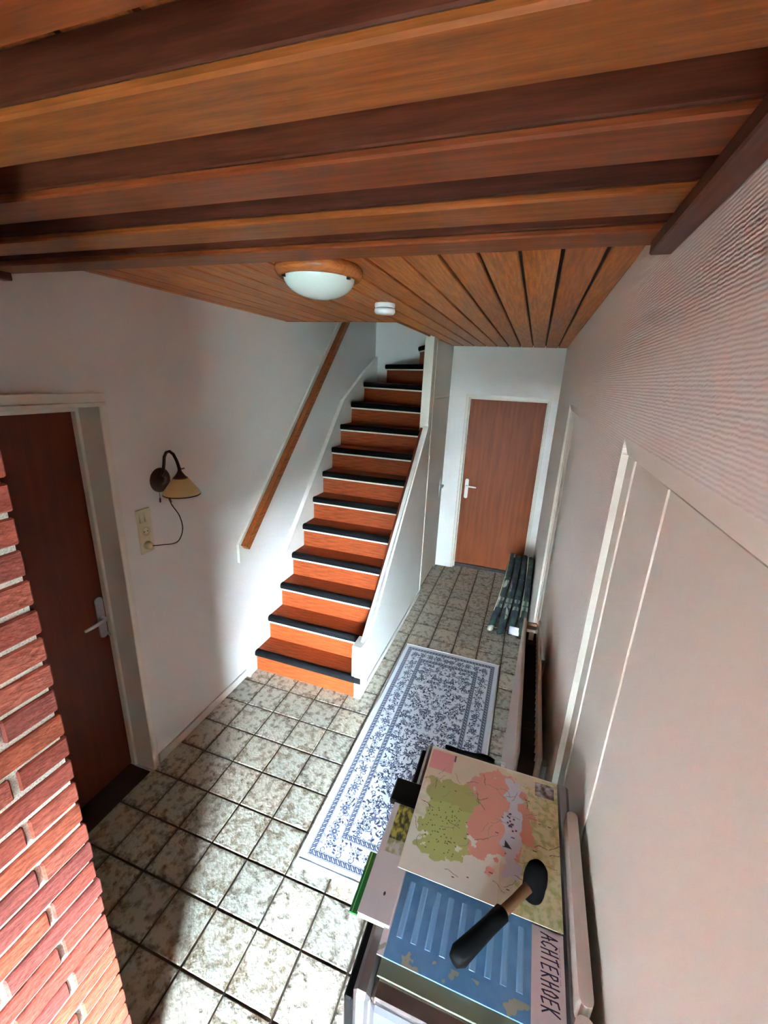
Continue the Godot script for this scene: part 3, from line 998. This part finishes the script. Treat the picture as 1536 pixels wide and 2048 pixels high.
func map_image() -> Image:
	var N := 320
	var img := Image.create(N, N, false, Image.FORMAT_RGB8)
	var n1 := noise_bytes(fnl(71, 0.02, 4), N, N)
	var n2 := noise_bytes(fnl(72, 0.05, 3), N, N)
	var base := Color8(226, 222, 200)
	var blob := func(p: Vector2, c: Vector2, r: Vector2, w: float) -> bool:
		return ((p - c) / r).length() + w < 1.0
	for y in N:
		for x in N:
			var p := Vector2(x, y) / N
			var w := (n1[y * N + x] / 255.0 - 0.5) * 0.9
			var w2 := n2[y * N + x] / 255.0
			var col := base.lerp(Color8(212, 206, 176), clampf(w2 * 1.3 - 0.3, 0, 1))
			if p.x > 0.72: col = Color8(222, 212, 168).lerp(Color8(178, 182, 116), clampf(w2 * 2.6 - 1.1, 0, 1))
			if p.y > 0.62 and p.x < 0.62: col = Color8(228, 228, 212)
			if blob.call(p, Vector2(0.3, 0.2), Vector2(0.5, 0.3), w): col = Color8(218, 202, 172)
			if blob.call(p, Vector2(0.57, 0.42), Vector2(0.25, 0.34), w * 0.8): col = Color8(224, 156, 136)
			if p.x > 0.63 + w * 0.12 and p.x < 0.74 + w * 0.1 and p.y > 0.12 + w * 0.2 and p.y < 0.82 + w * 0.3: col = Color8(210, 206, 214)
			if blob.call(p, Vector2(0.22, 0.60), Vector2(0.17, 0.27), w): col = Color8(182, 192, 116)
			if blob.call(p, Vector2(0.24, 0.38), Vector2(0.22, 0.10), w): col = Color8(176, 176, 108)
			if p.x > 0.01 and p.x < 0.2 and p.y > 0.03 and p.y < 0.21: col = Color8(226, 156, 150)
			if p.x < 0.006 or p.y < 0.012: col = Color8(226, 222, 200)
			img.set_pixel(x, y, col)
	# inset photo, margin bar, scattered symbols and roads
	for y in range(14, 52):
		for x in range(268, 312):
			var v := n1[(y * 2 + 90) % N * N + (x * 2) % N] / 255.0
			img.set_pixel(x, y, Color8(84, 68, 62).lerp(Color8(196, 190, 192), clampf(v * 2.0 - 0.5, 0, 1)))
	img.fill_rect(Rect2i(64, 10, 4, 20), Color8(84, 84, 104))
	var R := RandomNumberGenerator.new()
	R.seed = 5
	for k in 90:
		var p := Vector2(R.randf_range(20, 105), R.randf_range(120, 265))
		if img.get_pixelv(Vector2i(p)).g > img.get_pixelv(Vector2i(p)).r + 0.02: disc(img, p, 1.4, Color8(92, 106, 52))
	for k in 46:
		var p := Vector2(R.randf_range(10, 310), R.randf_range(60, 310))
		var q := p
		var a := R.randf() * TAU
		for s in 5:
			a += R.randf_range(-0.6, 0.6)
			var t := q + Vector2.from_angle(a) * 6.0
			line_on(img, q, t, 0.6, Color8(150, 146, 128) if k % 3 else Color8(120, 90, 80))
			q = t
	for k in 26:
		var p := Vector2(R.randf_range(30, 300), R.randf_range(70, 300))
		img.fill_rect(Rect2i(int(p.x), int(p.y), 3 + R.randi() % 7, 2), Color8(96, 78, 78))
	for k in 14: img.fill_rect(Rect2i(205 + R.randi() % 22, 120 + R.randi() % 40, 4, 4), Color8(92, 70, 86))
	for y in 16:
		for x in y: img.set_pixel(206 + x, 186 + y, Color8(52, 42, 40))
	return img

func letters() -> Dictionary:
	return {
		"A": [[[0, 1], [0.45, 0], [0.8, 1]], [[0.12, 0.62], [0.85, 0.55]]],
		"C": [[[0.8, 0.15], [0.45, 0.02], [0.1, 0.4], [0.15, 0.85], [0.5, 1], [0.8, 0.8]]],
		"H": [[[0.12, 0], [0.05, 1]], [[0.75, 0], [0.72, 1]], [[0.08, 0.52], [0.75, 0.45]]],
		"T": [[[0, 0.05], [0.85, 0]], [[0.42, 0], [0.38, 1]]],
		"E": [[[0.75, 0.02], [0.1, 0.05], [0.08, 1], [0.75, 0.95]], [[0.1, 0.5], [0.6, 0.46]]],
		"R": [[[0.08, 1], [0.1, 0.02], [0.6, 0.05], [0.7, 0.3], [0.12, 0.52], [0.75, 1]]],
		"O": [[[0.45, 0.05], [0.1, 0.4], [0.25, 0.95], [0.7, 0.85], [0.75, 0.3], [0.45, 0.05], [0.3, 0.15]]],
		"K": [[[0.12, 0], [0.08, 1]], [[0.75, 0], [0.14, 0.55], [0.78, 1]]],
	}

func build_cabinet_top() -> void:
	var up := Vector3.UP
	# large folded map
	var mp := thing("map", "large folded topographic map with green and pink areas lying on the cabinet", "map", Vector3(0.022, CT + 0.018, -0.74))
	var mm := flat_print(map_image(), 0.6)
	put("printed_side", sheet(Vector3(-0.155, 0.002, -0.162), Vector3(0.309, 0, 0), Vector3(0, 0, 0.315), up, 0.0012), mm, mp)
	put("lower_fold", bm(Vector3(-0.153, 0.0, -0.161), Vector3(0.153, 0.0019, 0.13)), mat([214, 208, 184], 0.7), mp)
	# blue printed sheet with ribs, in a clear sleeve
	var bi := Image.create(200, 128, false, Image.FORMAT_RGB8)
	var bn := noise_bytes(fnl(81, 0.03, 3), 256, 128)
	for y in 128:
		for x in 200:
			var c := Color8(104, 152, 192).lerp(Color8(84, 132, 172), bn[y * 256 + x] / 255.0)
			if x < 9: c = Color8(212, 204, 208)
			if y > 108 and bn[y * 256 + x] > 176: c = Color8(160, 160, 140)
			bi.set_pixel(x, y, c)
	for k in 9: disc(bi, Vector2(28 + k * 20, 14), 1.6, Color8(60, 84, 130))
	for k in 30: bi.fill_rect(Rect2i(2 + (k % 2) * 2, 8 + k * 2, 3, 1), Color8(170, 160, 176))
	var sl := thing("blue_folder", "ribbed blue folder sheet sticking out under the map", "folder", Vector3(0, CT + 0.006, -0.53))
	put("blue_sheet", sheet(Vector3(-0.128, 0.0, -0.09), Vector3(0.257, 0, 0), Vector3(0, 0, 0.168), up, 0.003), flat_print(bi, 0.4), sl)
	var ribm := mat([122, 170, 206], 0.35)
	for k in 9:
		var st := begin()
		var x := -0.098 + k * 0.0255
		ext(st, [Vector2(-0.0055, 0), Vector2(0.0055, 0), Vector2(0.003, 0.0018), Vector2(-0.003, 0.0018)], Vector3(x, 0.003, -0.048), Vector3.RIGHT, up, Vector3(0, 0, 0.092))
		put("rib", done(st), ribm, sl)
	# olive plastic folder below it
	var ol := put("olive_sheet", bm(Vector3(-0.119, CT + 0.0002, -0.62), Vector3(0.150, CT + 0.0045, -0.428), 0.001), mat([104, 108, 86], 0.45), self)
	tag(ol, "thin olive plastic sheet under the blue folder", "sheet")
	# paper with the marker writing
	var pi := Image.create(84, 330, false, Image.FORMAT_RGB8)
	pi.fill(Color8(214, 196, 194))
	var L := letters()
	var pos := 14.0
	for ch in "ACHTERHOEK":
		for stroke in L[ch]:
			for k in stroke.size() - 1:
				var a := Vector2(stroke[k][0], stroke[k][1])
				var b := Vector2(stroke[k + 1][0], stroke[k + 1][1])
				# reads downwards: letter width runs along y, letter height from right to left
				line_on(pi, Vector2(66 - a.y * 42 + a.x * 3, pos + a.x * 20), Vector2(66 - b.y * 42 + b.x * 3, pos + b.x * 20), 2.1, Color8(34, 28, 62))
		pos += 23.5
	for k in 5: line_on(pi, Vector2(72, 40 + k * 24), Vector2(72.5, 56 + k * 24), 0.6, Color8(150, 120, 130))
	var no := thing("paper_note", "pink-white paper strip with ACHTERHOEK written in dark marker", "paper", Vector3(0.15, CT + 0.0095, -0.47))
	put("paper", sheet(Vector3(-0.026, 0, -0.120), Vector3(0.053, 0, 0), Vector3(0, 0, 0.155), up, 0.0008), flat_print(pi, 0.8), no)
	# hammer standing on its head
	var hm := thing("hammer", "black-headed hammer with a wooden shaft and black grip lying over the map", "hammer", Vector3(0.122, CT + 0.0215, -0.632))
	var st2 := begin(true)
	lathe(st2, [Vector2(0, 0), Vector2(0.016, 0), Vector2(0.0195, 0.003), Vector2(0.0205, 0.012), Vector2(0.0205, 0.030), Vector2(0.0215, 0.040), Vector2(0.0205, 0.054), Vector2(0.0185, 0.066), Vector2(0.013, 0.076), Vector2(0.006, 0.080), Vector2(0, 0.081)], Vector3.ZERO, up, 20)
	var iron := mat([12, 11, 11], 0.85)
	iron.metallic_specular = 0.12
	put("head", done(st2), iron, hm)
	var e0 := Vector3(0.006, 0.037, -0.009)
	var e1 := Vector3(-0.124, 0.018, 0.160)
	var dd := e1 - e0
	st2 = begin(true)
	tube(st2, [e0, e0 + dd * 0.12, e0 + dd * 0.3, e0 + dd * 0.5], [0.010, 0.010, 0.009, 0.010], 10)
	put("shaft", done(st2), wood([96, 66, 38], 2, 0.5, 3, 2.0), hm)
	st2 = begin(true)
	tube(st2, [e0 + dd * 0.44, e0 + dd * 0.46, e0 + dd * 0.6, e0 + dd * 0.8, e0 + dd * 0.94, e1], [0.010, 0.0145, 0.014, 0.0155, 0.017, 0.010], 12)
	var grip := mat([10, 10, 10], 0.6)
	grip.metallic_specular = 0.2
	put("grip", done(st2), grip, hm)
	# magazine with a plant photo, hanging a little over the cabinet edge
	var gi := Image.create(96, 200, false, Image.FORMAT_RGB8)
	var gn := noise_bytes(fnl(91, 0.05, 4), 256, 256)
	for y in 200:
		for x in 96:
			var v := gn[y * 256 + x] / 255.0
			var c := Color8(206, 200, 198)
			if x > 18:
				if y < 70: c = Color8(60, 62, 44).lerp(Color8(188, 178, 84), clampf(v * 2.4 - 0.7, 0, 1))
				elif y < 96: c = Color8(150, 150, 100).lerp(Color8(200, 196, 186), clampf(v * 2 - 0.5, 0, 1))
			gi.set_pixel(x, y, c)
	disc(gi, Vector2(58, 160), 3, Color8(40, 34, 34))
	var mg := thing("magazine", "white-edged magazine with a plant photo hanging over the cabinet's left edge", "magazine", Vector3(-0.15, CT + 0.005, -0.6))
	put("cover", sheet(Vector3(-0.031, 0.0108, -0.118), Vector3(0.062, 0, 0), Vector3(0, 0, 0.226), up, 0.0008), flat_print(gi, 0.4), mg)
	st2 = begin()
	for k in 4:
		box(st2, Vector3(-0.031 + k * 0.0006, k * 0.0027, -0.118), Vector3(0.031, k * 0.0027 + 0.0025, 0.109 - k * 0.001), 0.0008)
	put("pages", done(st2), mat([222, 216, 212], 0.8), mg)
	# green and yellow leaflet under it
	var gm := thing("leaflet", "glossy green leaflet with a yellow corner peeping out under the magazine", "leaflet", Vector3(-0.165, CT + 0.0003, -0.545))
	put("green_cover", bm(Vector3(-0.033, 0, -0.062), Vector3(-0.016, 0.004, 0.052), 0.0012), mat([44, 112, 54], 0.2), gm)
	put("spine_stripe", bm(Vector3(-0.0285, 0.004, -0.06), Vector3(-0.0265, 0.0044, 0.05)), mat([120, 180, 120], 0.2), gm)
	put("yellow_corner", bm(Vector3(-0.016, 0, 0.0), Vector3(0.02, 0.004, 0.052), 0.0012), mat([206, 158, 60], 0.4), gm)
	put("dark_corner", bm(Vector3(-0.016, 0, -0.062), Vector3(0.02, 0.004, 0.0), 0.0012), mat([70, 62, 46], 0.4), gm)
	# black wallet at the back left
	var bw := put("wallet", bm(Vector3(-0.195, CT + 0.0003, -0.785), Vector3(-0.128, CT + 0.016, -0.7215), 0.003), M.gloss_black, self)
	tag(bw, "flat black wallet sticking out between the map and the magazine", "wallet")
	# crumpled black cable and clear plastic at the back edge
	var cb := thing("black_cable", "bundle of black cable lying along the back edge of the cabinet", "cable", Vector3(-0.04, CT, -0.915))
	var R := RandomNumberGenerator.new()
	R.seed = 3
	for n in 5:
		var pts := []
		for k in 9:
			var t := k / 8.0
			pts.append(Vector3(lerpf(-0.062, 0.066, t), 0.006 + 0.004 * (n % 3) + 0.005 * sin(t * 9.0 + n * 1.7), -0.012 + 0.006 * n + 0.005 * sin(t * 7.0 + n * 2.3)))
		st2 = begin(true)
		tube(st2, pts, 0.0052, 7)
		put("loop", done(st2), M.black, cb)
	var pl := thing("plastic_wrapper", "small crumpled clear plastic wrapper beside the black cable", "wrapper", Vector3(0.04, CT, -0.915))
	st2 = begin()
	var hs := []
	for k in 7: hs.append(Vector3(0.018 * cos(TAU * k / 7), 0.004 + 0.008 * R.randf(), 0.017 * sin(TAU * k / 7)))
	for k in 7:
		var q: Vector3 = hs[(k + 1) % 7]
		tri(st2, Vector3(0, 0.017, 0), hs[k], q, up)
		quad(st2, hs[k], q, Vector3(q.x, 0.0, q.z), Vector3(hs[k].x, 0.0, hs[k].z), hs[k] + q)
	var clear := mat([230, 226, 220], 0.15)
	clear.transparency = BaseMaterial3D.TRANSPARENCY_ALPHA
	clear.albedo_color = Color(0.85, 0.83, 0.8, 0.3)
	put("film", done(st2), clear, pl)
	# white plastic strips standing on the right edge, by the wall
	var ws := thing("plastic_channel", "long white plastic channel with rounded ends on the cabinet's right edge", "strip", Vector3(0.2, CT, -0.64))
	st2 = begin()
	ext(st2, rounded(0.33, 0.022, 0.0105), Vector3(0.001, 0.0003, -0.012), Vector3(0, 0, 1), Vector3.RIGHT, Vector3(0, 0.045, 0))
	put("body", done(st2), mat([214, 200, 186], 0.4), ws)
	var w2 := thing("plastic_block", "short white plastic block in front of the long channel by the wall", "block", Vector3(0.2, CT, -0.445))
	st2 = begin()
	ext(st2, rounded(0.06, 0.028, 0.012), Vector3(-0.003, 0.0003, -0.002), Vector3(0, 0, 1), Vector3.RIGHT, Vector3(0, 0.042, 0))
	put("body", done(st2), mat([218, 206, 194], 0.4), w2)
	put("slot", bm(Vector3(-0.008, 0.0423, 0.004), Vector3(-0.003, 0.0428, 0.012)), M.black, w2)

func build_cushions() -> void:
	# dark green floral fabric with cream leaves and navy flowers
	var N := 256
	var img := Image.create(N, N, false, Image.FORMAT_RGB8)
	var n1 := noise_bytes(fnl(61, 0.03, 4), N, N)
	for y in N:
		for x in N:
			var v := n1[y * N + x] / 255.0
			var c := Color8(26, 34, 30).lerp(Color8(52, 74, 60), clampf(v * 2.2 - 0.9, 0, 1))
			if v < 0.42: c = Color8(24, 26, 46)
			img.set_pixel(x, y, c)
	var R := RandomNumberGenerator.new()
	R.seed = 9
	for k in 20:
		var c := Vector2(R.randf() * N, R.randf() * N)
		var a := R.randf() * TAU
		for s in 2:
			var u := Vector2.from_angle(a + s * 1.1)
			for t in 9:
				disc(img, c + u * (5 + t * 3.6), 7.5 * sin(PI * (t + 0.7) / 9.6), Color8(214, 210, 188) if k % 2 else Color8(58, 86, 68))
	var fab := mat([255, 255, 255], 0.9)
	fab.albedo_texture = lin(img)
	tri3(fab, Vector3(1.5, 1.5, 1.5))
	var pipe := mat([206, 196, 160], 0.8)
	var prof := [Vector2(-4.42, 0.012), Vector2(-4.45, 0.06), Vector2(-4.45, 0.44), Vector2(-4.42, 0.485), Vector2(-4.36, 0.50), Vector2(-4.18, 0.46), Vector2(-4.0, 0.39), Vector2(-3.88, 0.325), Vector2(-3.80, 0.26), Vector2(-3.70, 0.16), Vector2(-3.60, 0.06), Vector2(-3.57, 0.025), Vector2(-3.60, 0.004)]
	var words := ["leftmost of the four green garden cushions, with a cream piped edge", "second green floral garden cushion from the left of the leaning four", "third green floral garden cushion from the left, with a white care tag", "dark navy garden cushion against the wall, rightmost of the four"]
	for i in 4:
		var cu := thing("garden_cushion", words[i], "cushion", Vector3(0, 0, -3.9), "garden cushions leaning by the end door")
		var st := begin(true)
		var th := 0.055
		# rings from left face to right face, bulging between
		var rows := []
		for f in [0.0, 0.0, 0.12, 0.35, 0.65, 0.88, 1.0, 1.0]:
			rows.append(f)
		var insets := [0.030, 0.022, 0.006, 0.0, 0.0, 0.006, 0.022, 0.030]
		var pt := func(f: float, ins: float, p: Vector2) -> Vector3:
			var c := Vector2(-4.08, 0.2)
			var q := p + (c - p).normalized() * ins
			var low := clampf(1.0 - q.y / 0.5, 0.0, 1.0)
			var front := clampf((q.x + 4.3) / 0.7, 0.0, 1.0)
			var x := -0.036 + i * 0.0605 + f * th - 0.115 * low * (1.0 - i * 0.27) * (0.35 + 0.65 * front) 
			return Vector3(minf(x, XR - 0.006), maxf(q.y, 0.002), q.x + 3.9 + 0.03 * (i % 2))
		for r in rows.size() - 1:
			for k in prof.size():
				var k2 := (k + 1) % prof.size()
				var a: Vector3 = pt.call(rows[r], insets[r], prof[k])
				var b: Vector3 = pt.call(rows[r], insets[r], prof[k2])
				var c2: Vector3 = pt.call(rows[r + 1], insets[r + 1], prof[k2])
				var d: Vector3 = pt.call(rows[r + 1], insets[r + 1], prof[k])
				var mid := (a + b + c2 + d) * 0.25
				var out := Vector3(-1 if rows[r] < 0.5 else 1, 0, 0) if r == 0 or r == rows.size() - 2 else mid - Vector3(mid.x, 0.2, -0.18)
				quad(st, a, b, c2, d, out)
		for side in 2:
			var f: float = side
			var ins: float = insets[0]
			var cen := Vector3.ZERO
			for k in prof.size(): cen += pt.call(f, ins, prof[k])
			cen /= prof.size()
			for k in prof.size():
				tri(st, cen, pt.call(f, ins, prof[k]), pt.call(f, ins, prof[(k + 1) % prof.size()]), Vector3(f - 0.5, 0, 0))
		put("pad", done(st), fab, cu)
		if i == 0 or i == 3:
			st = begin(true)
			var path := []
			for k in range(2, 10): path.append(pt.call(0.03, 0.008, prof[k]) + Vector3(-0.002, 0.001, 0))
			tube(st, path, 0.0035, 6)
			put("piping", done(st), pipe, cu)
		if i == 2:
			var tg := sheet(Vector3(0.050, 0.09, 0.285), Vector3(0.088, 0.0, 0.008), Vector3(0.0, -0.05, 0.055), Vector3(0, 1, 0.6), 0.001)
			put("care_tag", tg, mat([226, 220, 228], 0.8), cu)

func build_wall_lamp() -> void:
	var l := thing("wall_lamp", "bronze swan-neck wall lamp with a beige glass shade and hanging cord", "lamp", Vector3(XL, 1.643, -1.666))
	var st := begin(true)
	lathe(st, [Vector2(0, 0.030), Vector2(0.012, 0.029), Vector2(0.018, 0.022), Vector2(0.024, 0.016), Vector2(0.04, 0.014), Vector2(0.050, 0.010), Vector2(0.060, 0.009), Vector2(0.064, 0.004), Vector2(0.064, 0.0005)], Vector3.ZERO, Vector3(1, 0, 0), 32)
	put("wall_plate", done(st), M.bronze, l)
	var sc := Vector3(0.158, 0.0, 0.022)      # axis of the shade
	st = begin(true)
	var path := [Vector3(0.01, 0.02, 0.0), Vector3(0.03, 0.05, 0.0), Vector3(0.042, 0.09, 0.002), Vector3(0.052, 0.128, 0.004), Vector3(0.072, 0.152, 0.008), Vector3(0.098, 0.160, 0.012), Vector3(0.124, 0.148, 0.016), Vector3(0.144, 0.120, 0.02), Vector3(0.154, 0.095, 0.022), Vector3(0.158, 0.075, 0.022)]
	tube(st, path, 0.0078, 10)
	put("arm", done(st), M.bronze, l)
	st = begin(true)
	lathe(st, [Vector2(0.0, 0.088), Vector2(0.008, 0.086), Vector2(0.009, 0.07), Vector2(0.013, 0.062), Vector2(0.024, 0.046), Vector2(0.036, 0.034), Vector2(0.038, 0.028)], sc, Vector3.UP, 24)
	tube(st, [sc + Vector3(0.006, 0.078, -0.004), sc + Vector3(0.018, 0.083, -0.016)], 0.003, 6)
	put("cap", done(st), M.bronze, l)
	var sh := mat([220, 188, 132], 0.35)
	sh.backlight_enabled = true
	sh.backlight = Color(0.25, 0.22, 0.17)
	st = begin(true)
	lathe(st, [Vector2(0.034, 0.036), Vector2(0.046, 0.020), Vector2(0.061, -0.002), Vector2(0.077, -0.024), Vector2(0.086, -0.036), Vector2(0.088, -0.046), Vector2(0.084, -0.046), Vector2(0.073, -0.026), Vector2(0.057, -0.004), Vector2(0.034, 0.030)], sc, Vector3.UP, 36)
	put("shade", done(st), sh, l)
	st = begin(true)
	lathe(st, [Vector2(0.084, -0.0462), Vector2(0.089, -0.0462), Vector2(0.0895, -0.051), Vector2(0.083, -0.051), Vector2(0.084, -0.0462)], sc, Vector3.UP, 36)
	put("shade_rim", done(st), mat([40, 30, 22], 0.35, 0.5), l)
	st = begin(true)
	tube(st, [Vector3(0.02, -0.055, 0.03), Vector3(0.02, -0.085, 0.031), Vector3(0.02, -0.09, 0.031), Vector3(0.02, -0.11, 0.032)], [0.0012, 0.0014, 0.004, 0.0045], 8)
	put("pull_cord", done(st), M.bronze, l)
	st = begin(true)
	tube(st, [Vector3(0.016, -0.05, -0.02), Vector3(0.014, -0.095, -0.032), Vector3(0.013, -0.13, -0.045)], [0.003, 0.0035, 0.0045], 8)
	put("cord_grip", done(st), M.bronze, l)
	var curve := Curve3D.new()
	for q in [[1.60, -1.685], [1.53, -1.704], [1.491, -1.72], [1.419, -1.762], [1.341, -1.775], [1.285, -1.745], [1.277, -1.70], [1.293, -1.64], [1.315, -1.575], [1.325, -1.545]]:
		curve.add_point(Vector3(0.008 if q[0] > 1.33 or q[1] < -1.6 else 0.03, q[0] - 1.643, q[1] + 1.666))
	var pts := []
	for k in curve.point_count: 
		var a := curve.get_point_position(max(k - 1, 0))
		var b := curve.get_point_position(min(k + 1, curve.point_count - 1))
		curve.set_point_in(k, (a - b) * 0.16)
		curve.set_point_out(k, (b - a) * 0.16)
	for k in 46: pts.append(curve.sample_baked(curve.get_baked_length() * k / 45.0, true))
	st = begin(true)
	tube(st, pts, 0.0026, 6)
	put("cord", done(st), M.black, l)
	st = begin(true)
	lathe(st, [Vector2(0.0, 0.034), Vector2(0.010, 0.033), Vector2(0.0165, 0.026), Vector2(0.0175, 0.0095)], Vector3(0, 1.329 - 1.643, -1.535 + 1.666), Vector3(1, 0, 0), 20)
	put("plug", done(st), M.ivory, l)

func build_switches() -> void:
	var s := thing("switch_panel", "ivory wall panel with rocker switches above two sockets beside the door frame", "switch", Vector3(XL, 1.405, -1.535))
	put("plate", bm(Vector3(0.0, -0.118, -0.042), Vector3(0.009, 0.118, 0.042), 0.004), M.ivory, s)
	for k in 2:
		var st := begin()
		var z := -0.014 + k * 0.029
		ext(st, [Vector2(0.008, 0.050), Vector2(0.014, 0.050), Vector2(0.0095, 0.104), Vector2(0.008, 0.104)], Vector3(0, 0, z - 0.013), Vector3.RIGHT, Vector3.UP, Vector3(0, 0, 0.026))
		put("rocker", done(st), M.ivory, s)
	for k in 2:
		var y := -0.002 - k * 0.074
		var st := begin(true)
		lathe(st, [Vector2(0.0, 0.0095), Vector2(0.0195, 0.0095), Vector2(0.020, 0.0125), Vector2(0.023, 0.0125), Vector2(0.024, 0.0085)], Vector3(0, y, 0), Vector3(1, 0, 0), 24)
		put("socket", done(st), M.ivory, s)
		if k == 0:
			st = begin(true)
			for z in [-0.0095, 0.0095]:
				lathe(st, [Vector2(0.0, 0.0099), Vector2(0.003, 0.0099), Vector2(0.003, 0.0095)], Vector3(0, y, z), Vector3(1, 0, 0), 10)
			put("pin_holes", done(st), M.black, s)

func build_ceiling_things() -> void:
	var l := thing("ceiling_light", "round flush ceiling light with a wooden ring and frosted glass bowl", "light", Vector3(-0.765, CEIL, -1.475))
	var st := begin(true)
	lathe(st, [Vector2(0.09, -0.0005), Vector2(0.140, -0.0005), Vector2(0.150, -0.010), Vector2(0.150, -0.026), Vector2(0.140, -0.040), Vector2(0.128, -0.044), Vector2(0.122, -0.038), Vector2(0.118, -0.030)], Vector3.ZERO, Vector3.UP, 44)
	put("wooden_ring", done(st), wood([186, 106, 56], 0, 0.25, 2, 2.0), l)
	st = begin(true)
	var prof := []
	for k in 11:
		var a := PI * 0.5 * k / 10.0
		prof.append(Vector2(0.122 * cos(a), -0.036 - 0.068 * sin(a)))
	prof[10] = Vector2(0, -0.104)
	lathe(st, prof, Vector3.ZERO, Vector3.UP, 44)
	var gl := mat([214, 222, 212], 0.2)
	put("glass_bowl", done(st), gl, l)
	for k in 3:
		var clip := begin()
		var a := TAU * k / 3.0 + 2.3
		var p := Vector3(cos(a) * 0.124, -0.044, sin(a) * 0.124)
		box(clip, p - Vector3(0.006, 0.006, 0.006), p + Vector3(0.006, 0.004, 0.006), 0.001)
		put("clip", done(clip), M.bronze, l)
	var d := thing("smoke_detector", "small round white smoke detector beside the stairwell opening", "detector", Vector3(-0.786, CEIL, -2.225))
	st = begin(true)
	lathe(st, [Vector2(0.0, -0.0005), Vector2(0.050, -0.0005), Vector2(0.0515, -0.004), Vector2(0.0515, -0.015), Vector2(0.049, -0.020), Vector2(0.044, -0.021)], Vector3.ZERO, Vector3.UP, 32)
	put("base", done(st), mat([232, 232, 234], 0.4), d)
	st = begin(true)
	lathe(st, [Vector2(0.044, -0.021), Vector2(0.044, -0.024)], Vector3.ZERO, Vector3.UP, 32)
	put("gap", done(st), mat([120, 120, 130], 0.6), d)
	st = begin(true)
	lathe(st, [Vector2(0.044, -0.024), Vector2(0.051, -0.026), Vector2(0.0525, -0.032), Vector2(0.052, -0.041), Vector2(0.045, -0.049), Vector2(0.0, -0.050)], Vector3.ZERO, Vector3.UP, 32)
	put("cover", done(st), mat([232, 232, 234], 0.4), d)
